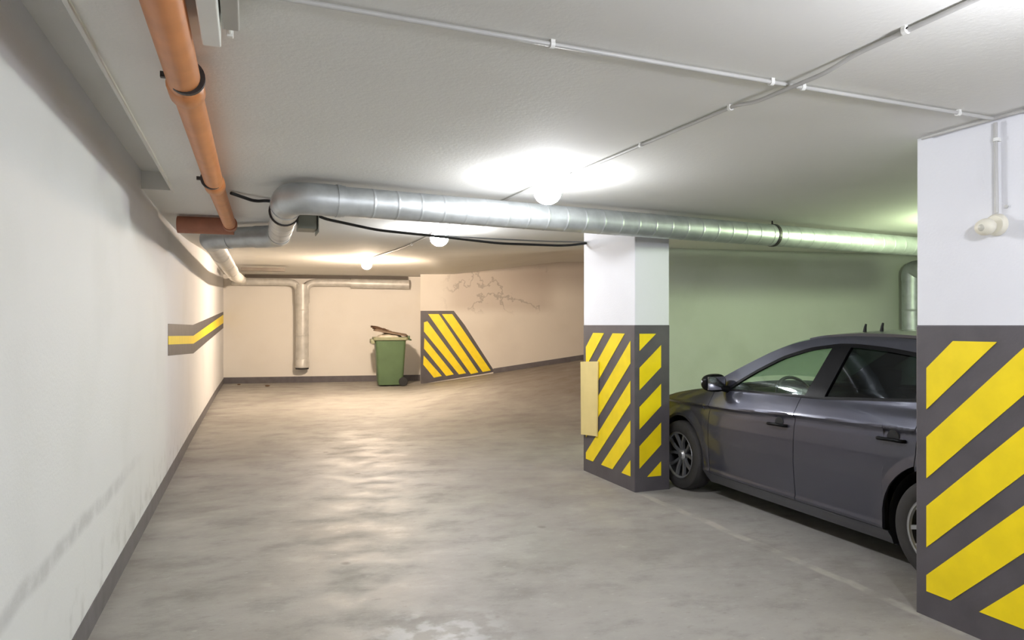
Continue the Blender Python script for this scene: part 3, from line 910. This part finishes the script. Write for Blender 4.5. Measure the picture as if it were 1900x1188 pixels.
for sg in (-1, 1):
    G = 0.003
    # front wing
    ob('front_wing', patch(colgrid(ysamp(2.155 + G, 3.06, ((2.6, RA),)), arch(2.6, RA, lambda y: 0.20), hoodz, 60), sg), M_paint)
    # doors
    fd = ob('front_door', patch(colgrid(ysamp(1.145 + G, 2.155 - G, (), 26), SILL, dlob, 64), sg), M_paint)
    rd = ob('rear_door', patch(colgrid(ysamp(0.16 + G, 1.145 - G, ((0.0, RA + 0.03),)), arch(0, RA + 0.03, SILL), dlob, 64), sg), M_paint)
    # rear quarter
    ob('rear_wing', patch(colgrid(ysamp(-0.62, 0.16 - G, ((0.0, RA),)), arch(0, RA, lambda y: 0.20), dlob, 60), sg), M_paint)
    # sill
    ob('sill', patch(colgrid(ysamp(0.36, 2.24, (), 20), lambda y: 0.135, lambda y: 0.231, 6), sg), M_paint)
    # roof rail / pillar frame above the windows
    ob('roof_side_rail', patch(coons([(y, dlot(y)) for y in (-0.40, -0.18, 0.0, 0.25, 0.55, 0.8, 0.97, 1.1, 1.22, 1.35, 1.47, 1.6, 1.7, 1.83, 1.96, 2.05)],
        [(y, roofe(y)) for y in (-0.60, -0.45, -0.15, 0.2, 0.6, 0.9, 1.05, 1.17, 1.3, 1.41, 1.52, 1.64, 1.78, 1.91, 2.12, 2.28)],
        [(-0.40, 1.175), (-0.60, 1.26)], [(2.05, 0.957), (2.28, 0.965)], 60, 6), sg, t=0.03), M_paint)
    # black window surround: thin line under the roof rail and along the belt
    bm = patch(colgrid(ysamp(-0.38, 2.04, (), 50), lambda y: dlot(y) - 0.020, lambda y: dlot(y) + 0.006, 2), sg, t=0.03, off=0.002)
    ob('window_seal', bm, M_trim)
    bm = patch(colgrid(ysamp(-0.40, 2.08, (), 40), lambda y: dlob(y) - 0.004, lambda y: dlob(y) + 0.014, 2), sg, t=0.03, off=0.003)
    ob('belt_moulding', bm, M_trim)
    # pillars
    ob('door_pillar', patch(coons([(0.94, dlob(0.94)), (1.12, dlob(1.12))], [(0.86, dlot(0.86)), (1.02, dlot(1.02))],
        [(0.94, dlob(0.94)), (0.86, dlot(0.86))], [(1.12, dlob(1.12)), (1.02, dlot(1.02))], 4, 14), sg, t=0.03, off=0.001), M_trim)
    ob('quarter_pillar', patch(coons([(0.215, dlob(0.22)), (0.255, dlob(0.25))], [(0.175, dlot(0.18)), (0.215, dlot(0.21))],
        [(0.215, dlob(0.22)), (0.175, dlot(0.18))], [(0.255, dlob(0.25)), (0.215, dlot(0.21))], 3, 14), sg, t=0.03, off=0.001), M_trim)
    ob('rear_pillar', patch(coons([(-0.62, 1.10), (-0.43, 1.10)], [(-0.60, 1.26), (-0.40, 1.175)], [(-0.62, 1.10), (-0.60, 1.26)], [(-0.43, 1.10), (-0.40, 1.175)], 5, 6), sg), M_paint)
    # windows
    ob('front_window', patch(coons([(1.11, dlob(1.11)), (1.5, dlob(1.5)), (2.0, dlob(2.0))], [(1.015, dlot(1.015) - 0.006), (1.1, dlot(1.1) - .006), (1.22, dlot(1.22) - .006), (1.35, dlot(1.35) - .006), (1.47, dlot(1.47) - .006), (1.6, dlot(1.6) - .006), (1.72, dlot(1.72) - .006)],
        [(1.11, dlob(1.11)), (1.015, dlot(1.015) - 0.006)], [(2.0, dlob(2.0)), (1.86, 1.045), (1.72, dlot(1.72) - 0.006)], 22, 14), sg, t=0.005, off=-0.012), M_glass)
    ob('rear_side_window', patch(coons([(0.25, dlob(0.25)), (0.6, dlob(0.6)), (0.95, dlob(0.95))], [(0.21, dlot(0.21) - .006), (0.4, dlot(0.4) - .006), (0.6, dlot(0.6) - .006), (0.87, dlot(0.87) - .006)],
        [(0.25, dlob(0.25)), (0.21, dlot(0.21) - .006)], [(0.95, dlob(0.95)), (0.87, dlot(0.87) - .006)], 16, 14), sg, t=0.005, off=-0.012), M_tint)
    ob('quarter_window', patch(coons([(-0.42, dlob(-0.42)), (-0.1, dlob(-0.1)), (0.22, dlob(0.22))], [(-0.39, dlot(-0.39)), (-0.1, dlot(-0.1) - .006), (0.18, dlot(0.18) - .006)],
        [(-0.42, dlob(-0.42)), (-0.39, dlot(-0.39))], [(0.22, dlob(0.22)), (0.18, dlot(0.18) - .006)], 12, 8), sg, t=0.005, off=-0.012), M_tint)
    # inner dark door cards so the seams read dark
    ob('door_card', patch(colgrid(ysamp(0.42, 2.16, (), 30), lambda y: 0.20, lambda y: dlob(y) - 0.012, 12), sg, t=0.05, off=-0.03), M_plastic)
    # door handles
    for door, (hy, hz) in ((fd, (1.31, 0.762)), (rd, (0.33, 0.800))):
        bm = bmesh.new()
        X = sg * (side(hy, hz))
        lathe(bm, [(0, 0.001), (0.042, 0.0015), (0.046, -0.004)], (X, hy - 0.01, hz + 0.012), (sg, 0, 0), 24)
        cup = ob('handle_recess', bm, M_plastic, door)
        bm = bmesh.new()
        P = [(X + sg * 0.002, hy - 0.095, hz), (X + sg * 0.026, hy - 0.085, hz + 0.001), (X + sg * 0.032, hy - 0.03, hz + 0.002), (X + sg * 0.032, hy + 0.04, hz + 0.0), (X + sg * 0.024, hy + 0.085, hz - 0.003), (X + sg * 0.002, hy + 0.095, hz - 0.004)]
        sweep(bm, fillet(P, 0.02, 4), 0.0115, 12)
        ob('door_handle', bm, M_trim, door)
    # wing mirror
    mx_, my_, mz_ = sg * (side(1.98, 0.97) + 0.12), 2.02, 1.015
    bm = bmesh.new()
    bmesh.ops.create_uvsphere(bm, u_segments=28, v_segments=18, radius=1)
    for v in bm.verts:
        x, y, z = v.co
        e = lambda a: math.copysign(abs(a) ** 0.75, a)
        y2 = e(y) * 0.075
        if y < 0: y2 = max(y2, -0.035)
        v.co = Vector((mx_ + e(x) * 0.105, my_ + y2, mz_ + e(z) * 0.075 * (1 - 0.1 * sg * x)))
    mr = ob('wing_mirror', bm, M_trim)
    bm = bmesh.new(); sweep(bm, [(sg * (side(1.98, 0.95) - 0.03), 1.985, 0.955), (sg * (side(1.98, 0.95) + 0.03), 1.995, 0.968), (mx_ - sg * 0.03, 2.01, mz_ - 0.035)], [0.035, 0.028, 0.024], 14); ob('mirror_stalk', bm, M_trim, mr)
    bm = bmesh.new(); box(bm, mx_ - 0.085, mx_ + 0.085, my_ - 0.040, my_ - 0.036, mz_ - 0.055, mz_ + 0.055, bevel=0.001); ob('mirror_glass', bm, M_chrome, mr)
    bm = bmesh.new(); P = [(mx_ + sg * 0.015, my_ + 0.055, mz_ + 0.045), (mx_ + sg * 0.075, my_ + 0.045, mz_ + 0.03), (mx_ + sg * 0.1, my_ + 0.015, mz_ + 0.005)]
    sweep(bm, fillet(P, 0.03, 4), 0.012, 10); ob('mirror_cap_strip', bm, mat('mirror_cap_strip', rgb(226, 228, 232), 0.2), mr)  # pale strip along the mirror cap

# top surfaces
def top_patch(ys, ze, crown, u_n=20, hw=None, t=0.02, inset=0.0, dy=None):
    bm = bmesh.new()
    G_ = []
    for y in ys:
        row = []
        h = (hw(y) if hw else side(y, ze(y))) - inset
        for k in range(u_n + 1):
            u = -1 + 2 * k / u_n
            yy = y + (dy(y, u) if dy else 0)
            row.append(Vector((h * u, yy, ze(y) + crown(y) * (1 - u * u))))
        G_.append(row)
    F = [[bm.verts.new(p) for p in r] for r in G_]
    B = [[bm.verts.new(p - Vector((0, 0, t))) for p in r] for r in G_]
    n, m_ = len(F), len(F[0])
    for i in range(n - 1):
        for j in range(m_ - 1):
            bm.faces.new((F[i][j], F[i + 1][j], F[i + 1][j + 1], F[i][j + 1]))
            bm.faces.new((B[i][j], B[i][j + 1], B[i + 1][j + 1], B[i + 1][j]))
    edge = [(i, 0) for i in range(n)] + [(n - 1, j) for j in range(1, m_)] + [(i, m_ - 1) for i in range(n - 2, -1, -1)] + [(0, j) for j in range(m_ - 2, 0, -1)]
    for a, b in zip(edge, edge[1:] + edge[:1]):
        bm.faces.new((F[a[0]][a[1]], F[b[0]][b[1]], B[b[0]][b[1]], B[a[0]][a[1]]))
    return bm
def fr(a, b, n): return [a + (b - a) * i / n for i in range(n + 1)]
ob('bonnet', top_patch(fr(2.32, 3.30, 20), hoodz, lambda y: 0.05 - 0.02 * (y - 2.3), dy=lambda y, u: 0.12 * (1 - u * u) * sstep(2.6, 3.3, y)), M_paint)
ob('scuttle', top_patch(fr(2.16, 2.33, 6), lambda y: hoodz(y) - 0.012, lambda y: 0.03), M_plastic)
ob('roof_panel', top_patch(fr(-0.55, 1.28, 26), roofe, lambda y: 0.028), M_paint)
ob('windscreen', top_patch(fr(1.28, 2.27, 20), lambda y: roofe(y) - 0.004, lambda y: 0.028 + 0.045 * sstep(1.28, 2.2, y), t=0.006, inset=0.012, dy=lambda y, u: 0.05 * (1 - u * u) * sstep(1.28, 2.2, y)), M_glass)
ob('tailgate_window', top_patch(fr(-0.80, -0.56, 8), lambda y: 1.30 + (y + 0.56) * 1.15, lambda y: 0.03, hw=lambda y: 0.60 + (-0.56 - y) * 0.35, t=0.006), M_tint)
def end_panel(name, yc, sgn, zs, yoff, hwf, m_):
    bm = bmesh.new(); n = 24
    R_ = []
    for z in zs:
        R_.append([bm.verts.new((hwf(z) * (-1 + 2 * k / n), yc + sgn * (yoff(z) - 0.30 * abs(-1 + 2 * k / n) ** 3.2), z)) for k in range(n + 1)])
    for a, b in zip(R_, R_[1:]):
        for k in range(n): bm.faces.new((a[k], a[k + 1], b[k + 1], b[k]))
    g_ = bmesh.ops.extrude_face_region(bm, geom=list(bm.faces))
    for v in g_['geom']:
        if isinstance(v, bmesh.types.BMVert): v.co.y -= sgn * 0.02; v.co.x *= 0.98
    return ob(name, bm, m_)
end_panel('front_bumper', 3.38, 1, fr(0.17, 0.56, 10), lambda z: 0.02 * math.sin((z - 0.17) * 8), lambda z: 0.80 - 0.25 * max(0, 0.25 - z), M_paint)
end_panel('radiator_grille', 3.36, 1, fr(0.56, 0.66, 4), lambda z: -0.01 - 0.3 * (z - 0.56), lambda z: 0.80, M_trim)
end_panel('rear_bumper', -0.72, -1, fr(0.20, 0.62, 10), lambda z: 0.03 * math.sin((z - 0.2) * 7), lambda z: 0.84, M_paint)
end_panel('tailgate', -0.70, -1, fr(0.62, 1.04, 10), lambda z: 0.0 + 0.04 * (1.0 - z), lambda z: 0.82 - 0.12 * (z - 0.6), M_paint)
for sg in (-1, 1):
    bm = bmesh.new(); bmesh.ops.create_uvsphere(bm, u_segments=20, v_segments=12, radius=1)
    for v in bm.verts: v.co = Vector((sg * 0.62 + v.co.x * 0.13, 3.18 + v.co.y * 0.14 - 0.10 * v.co.x * sg, 0.66 + v.co.z * 0.055))
    ob('headlamp', bm, M_chrome)
    bm = bmesh.new(); box(bm, sg * 0.72 - 0.1, sg * 0.72 + 0.1, -0.78, -0.55, 0.82, 1.0, bevel=0.03)
    ob('tail_lamp', bm, mat('red_lamp_plastic', rgb(130, 16, 18), 0.2))
# plates, underbody and wheel housings
bm = bmesh.new(); box(bm, -0.72, 0.72, 0.40, 2.2, 0.17, 0.24, bevel=0.02); box(bm, -0.46, 0.46, -0.6, 3.2, 0.2, 0.30, bevel=0.02)
ob('underbody', bm, M_plastic)
for cy in (0.0, 2.6):
    for sg in (-1, 1):
        bm = bmesh.new(); n = 28; X0 = sg * 0.50; X1 = sg * (0.835 if cy < 1 else 0.80); r = RA + 0.012
        for rr, xs in ((r, (X0, X1)),):
            A = [bm.verts.new((X0, cy + rr * math.cos(a), 0.31 + rr * math.sin(a))) for a in [math.radians(-25 + 230 * k / n) for k in range(n + 1)]]
            B = [bm.verts.new((X1, v.co.y, v.co.z)) for v in A]
            for k in range(n): bm.faces.new((A[k], A[k + 1], B[k + 1], B[k]))
            bm.faces.new(A)
        ob('wheel_arch_liner', bm, M_plastic)

# wheels
def make_wheel(cy, sg):
    Xc = sg * 0.780      # tyre centre plane
    if cy > 1: Xc = sg * 0.765
    R_, hw = 0.312, 0.098
    o = Vector((Xc, cy, R_ - 0.002))
    bm = bmesh.new()
    prof = [(0.205, -hw * .9), (0.225, -hw), (0.27, -hw * 1.05), (0.297, -hw * .92), (R_ - .003, -hw * .7), (R_, -hw * .4), (R_, 0), (R_, hw * .4), (R_ - .003, hw * .7), (0.297, hw * .92), (0.27, hw * 1.05), (0.225, hw), (0.205, hw * .9), (0.2, 0)]
    lathe(bm, prof, o, (sg, 0, 0), 56, close=True)
    # tread grooves
    wheel = ob('wheel', bm, M_tyre)
    bm = bmesh.new()
    lathe(bm, [(0.206, hw * .92), (0.214, hw * 0.98), (0.208, hw * 1.0), (0.198, hw * .85), (0.186, hw * .3), (0.182, -hw * .8), (0.0, -hw * .8)], o, (sg, 0, 0), 56)
    rim = ob('wheel_rim', bm, M_alloyd, wheel)
    bm = bmesh.new()
    lathe(bm, [(0.198, hw * .86), (0.213, hw * .96), (0.211, hw * 1.0), (0.200, hw * .98), (0.192, hw * .84)], o, (sg, 0, 0), 56, close=True)
    lathe(bm, [(0, hw * .80), (0.030, hw * .80), (0.038, hw * .70), (0.05, hw * .60), (0.055, hw * .3), (0, hw * .3)], o, (sg, 0, 0), 32)
    for k in range(5):
        for s2 in (-1, 1):
            a0 = 2 * math.pi * k / 5 + 0.3 + s2 * 0.14; a1 = 2 * math.pi * k / 5 + 0.3 + s2 * 0.36
            P = []
            for (a, rr, wd, hh) in ((a0, 0.040, 0.011, 0.60), (a0 * .5 + a1 * .5, 0.12, 0.011, 0.78), (a1, 0.205, 0.013, 0.90)):
                c0 = Vector((0, math.cos(a), math.sin(a))); tt = Vector((0, -math.sin(a), math.cos(a)))
                base = o + c0 * rr + Vector((sg * hw * hh, 0, 0))
                P.append([base + tt * wd, base - tt * wd, base - tt * wd * 1.1 - Vector((sg * 0.025, 0, 0)), base + tt * wd * 1.1 - Vector((sg * 0.025, 0, 0))])
            V = [[bm.verts.new(p) for p in q] for q in P]
            for A, B in zip(V, V[1:]):
                for j in range(4): bm.faces.new((A[j], A[(j + 1) % 4], B[(j + 1) % 4], B[j]))
            bm.faces.new(V[0]); bm.faces.new(V[-1][::-1])
    ob('wheel_spokes', bm, M_alloy, wheel)
for cy in (0.0, 2.6):
    for sg in (-1, 1): make_wheel(cy, sg)

# interior
def cushion(name, M, sx, sy, sz, mt, p=0.35):
    bm = bmesh.new(); bmesh.ops.create_cube(bm, size=2)
    bmesh.ops.subdivide_edges(bm, edges=bm.edges, cuts=5, use_grid_fill=True)
    for v in bm.verts:
        q = v.co.copy(); n_ = q.normalized()
        q = q.lerp(n_ * 1.25, p)
        v.co = M @ Vector((q.x * sx, q.y * sy, q.z * sz))
    return ob(name, bm, mt)
for sx_ in (-0.37, 0.37):
    cushion('front_seat', Matrix.Translation((sx_, 1.22, 0.47)), 0.24, 0.26, 0.09, M_seat)
    cushion('seat_backrest', Matrix.Translation((sx_, 0.92, 0.76)) @ Matrix.Rotation(math.radians(16), 4, 'X'), 0.22, 0.07, 0.27, M_seat)
    cushion('headrest', Matrix.Translation((sx_, 0.82, 1.12)) @ Matrix.Rotation(math.radians(12), 4, 'X'), 0.12, 0.045, 0.075, M_seatl if sx_ > 0 else M_seat)
cushion('rear_seat', Matrix.Translation((0, 0.35, 0.47)), 0.60, 0.25, 0.09, M_seat)
cushion('rear_seat_backrest', Matrix.Translation((0, 0.05, 0.78)) @ Matrix.Rotation(math.radians(20), 4, 'X'), 0.60, 0.08, 0.28, M_seat)
for sx_ in (-0.36, 0.36):
    cushion('headrest', Matrix.Translation((sx_, -0.03, 1.10)), 0.13, 0.05, 0.07, M_seat)
bm = bmesh.new(); box(bm, -0.72, 0.72, 1.82, 2.25, 0.62, 0.92, bevel=0.06); ob('dashboard', bm, M_plastic)
bm = bmesh.new(); box(bm, -0.62, -0.16, 1.80, 1.98, 0.90, 0.97, bevel=0.03); ob('instrument_hood', bm, M_plastic)
bm = bmesh.new()
ctr = Vector((-0.37, 1.66, 0.90)); tilt = Matrix.Rotation(math.radians(-25), 4, 'X')
P = [ctr + tilt @ Vector((0.185 * math.cos(a), 0, 0.185 * math.sin(a))) for a in [2 * math.pi * k / 36 for k in range(37)]]
sweep(bm, P, 0.014, 10, cap=False)
for a in (0.2, math.pi - 0.2, -math.pi / 2): sweep(bm, [ctr, ctr + tilt @ Vector((0.18 * math.cos(a), 0, 0.18 * math.sin(a)))], 0.014, 8)
bmesh.ops.create_uvsphere(bm, u_segments=12, v_segments=8, radius=0.05, matrix=Matrix.Translation(ctr))
ob('steering_wheel', bm, M_plastic)
bm = bmesh.new(); sweep(bm, [ctr, (-0.37, 1.86, 0.83)], 0.03, 12); ob('steering_column', bm, M_plastic)
bm = bmesh.new(); box(bm, -0.11, 0.11, 1.50, 1.52, 1.25, 1.31, bevel=0.009); ob('rear_view_mirror', bm, M_plastic)
bm = bmesh.new(); box(bm, -0.70, 0.70, -0.55, 2.1, 0.24, 0.30, bevel=0.01); box(bm, -0.62, 0.62, -0.66, -0.08, 0.30, 0.98, bevel=0.02); ob('cabin_floor', bm, M_seat)
bm = top_patch(fr(-0.5, 1.22, 14), lambda y: roofe(y) - 0.035, lambda y: 0.02, t=0.01, inset=0.03); ob('headliner', bm, M_head)
for y_, x_ in ((1.02, -0.33), (0.90, -0.30)):
    bm = bmesh.new(); zr = roofe(y_) + 0.028 * (1 - (x_ / 0.6) ** 2)
    sweep(bm, [(x_, y_, zr - 0.01), (x_, y_ - 0.005, zr + 0.03), (x_, y_ - 0.012, zr + 0.055)], [0.014, 0.010, 0.007], 12)
    ob('roof_aerial', bm, M_plastic)

# ------------------------------------------------------------------ wheelie bin
bx, by = xy(16.45, -2.87)
bz = floor_z(bx, by)
bn = thing('wheelie_bin', 'green wheeled rubbish bin overfull with its lid propped open by the back wall', 'bin', (bx, by, bz))
RZ = Matrix.Rotation(math.radians(-20.65 + 14), 4, 'Z') @ Matrix.Scale(1.07, 4)
def bob(name, bm, m_, smooth=35, parent=None):
    for v in bm.verts: v.co = RZ @ v.co
    o = obj(name, bm, m_, None, smooth); o.parent = parent if parent else bn
    return o
def rrect(hx, hy, r, z, n=5, cx=0, cy=0):
    P = []
    for sx, sy, a in ((1, 1, 0), (-1, 1, 90), (-1, -1, 180), (1, -1, 270)):
        for k in range(n + 1):
            t = math.radians(a + 90 * k / n)
            P.append(Vector((cx + sx * (hx - r) + r * math.cos(t), cy + sy * (hy - r) + r * math.sin(t), z)))
    return P
def loftr(bm, loops, cap0=True, cap1=True, mi=0):
    L = [[bm.verts.new(p) for p in l] for l in loops]
    n = len(L[0])
    for a, b in zip(L, L[1:]):
        for k in range(n): bm.faces.new((a[k], a[(k + 1) % n], b[(k + 1) % n], b[k])).material_index = mi
    if cap0: bm.faces.new(L[0][::-1])
    if cap1: bm.faces.new(L[-1])
bm = bmesh.new()
loftr(bm, [rrect(0.255, 0.27, 0.06, 0.03), rrect(0.27, 0.285, 0.06, 0.10), rrect(0.325, 0.34, 0.06, 0.98), rrect(0.335, 0.35, 0.06, 1.02),
           rrect(0.31, 0.325, 0.05, 1.02), rrect(0.30, 0.31, 0.05, 0.90)], True, True)
bob('bin_body', bm, M_bin)
bm = bmesh.new()
loftr(bm, [rrect(0.345, 0.36, 0.06, 0.99), rrect(0.365, 0.38, 0.06, 1.0), rrect(0.368, 0.383, 0.06, 1.06), rrect(0.325, 0.34, 0.05, 1.06), rrect(0.32, 0.335, 0.05, 1.0)], False, False)
box(bm, -0.42, -0.33, -0.30, 0.30, 0.92, 1.02, bevel=0.015)
bob('bin_rim', bm, M_rim)
bm = bmesh.new()
sweep(bm, fillet([(0.36, 0.30, 1.03), (0.44, 0.30, 1.0), (0.44, -0.26, 1.0), (0.36, -0.26, 1.03)], 0.05, 4), 0.017, 12)
bob('grab_handle', bm, M_bin)
# lid resting high on rubbish, hinged at the right
bm = bmesh.new()
LM = Matrix.Translation((0.37, 0.02, 1.07)) @ Matrix.Rotation(math.radians(10), 4, 'Y')
loops = []
for z, g_ in ((0.0, 0.0), (0.03, 0.0), (0.055, -0.04)):
    loops.append([LM @ Vector((p.x - 0.36, p.y + 0.06, p.z)) for p in rrect(0.36 + g_, 0.34 + g_, 0.07, z)])
loftr(bm, loops)
bob('bin_lid', bm, M_lid)
for y0_ in (-0.22, 0.18):
    bm = bmesh.new(); box(bm, 0.37, 0.42, y0_, y0_ + 0.08, 1.0, 1.09, bevel=0.01); bob('lid_hinge', bm, M_bin)
for sy in (-0.27, 0.27):
    bm = bmesh.new(); lathe(bm, [(0, -0.025), (0.09, -0.025), (0.10, -0.018), (0.10, 0.018), (0.09, 0.025), (0, 0.025)], (0.27, sy, 0.10), (0, 1, 0), 28)
    wh = bob('bin_wheel', bm, M_black)
bm = bmesh.new(); sweep(bm, [(0.27, -0.25, 0.10), (0.27, 0.25, 0.10)], 0.012, 10); bob('axle', bm, M_strap)
# rubbish bag and scraps (things resting in the bin)
rb = random.Random(3)
bm = bmesh.new(); bmesh.ops.create_icosphere(bm, subdivisions=4, radius=1)
for v in bm.verts:
    p = v.co.normalized()
    k = 1 + 0.08 * math.sin(9 * p.x + 3) * math.sin(8 * p.y) + 0.06 * math.sin(17 * p.z + 5 * p.x)
    v.co = RZ @ Vector((p.x * 0.29 * k - 0.02, p.y * 0.27 * k - 0.03, 1.02 + p.z * 0.115 * k))
o = obj('rubbish_bag', bm, M_bag, None, 180); o.location = (bx, by, bz)
tag(o, 'pale crumpled rubbish bag bulging out under the lid of the green bin', 'bag')
bm = bmesh.new(); bmesh.ops.create_icosphere(bm, subdivisions=4, radius=1)
for v in bm.verts:
    p = v.co.normalized()
    k = 1 + 0.16 * math.sin(11 * p.x + 1) * math.sin(9 * p.y + 2) + 0.12 * math.sin(19 * p.z + 7 * p.x)
    v.co = RZ @ Vector((p.x * 0.26 * k - 0.13, p.y * 0.17 * k + 0.10, 1.20 + p.z * 0.05 * k - 0.10 * p.x))
o = obj('crumpled_cardboard', bm, M_junk, None, 60); o.location = (bx, by, bz)
tag(o, 'brown crumpled waste heaped on the lid of the green bin', 'rubbish')

# dropped bits on the floor near the back wall
for px_, py_, r_, lb in ((0.42, 17.1, 0.05, 'small dark crumb of debris on the floor below the back wall drop duct'),
                         (-0.20, 17.75, 0.035, 'tiny dark crumb of debris on the floor in the back left corner')):
    bm = bmesh.new(); bmesh.ops.create_icosphere(bm, subdivisions=2, radius=r_)
    for v in bm.verts: v.co.z = v.co.z * 0.4 + r_ * 0.3; v.co.x *= 1 + 0.3 * math.sin(v.co.y * 80)
    o = obj('debris', bm, M_junk, None, 50); o.location = (px_, py_, floor_z(px_, py_)); tag(o, lb, 'debris')
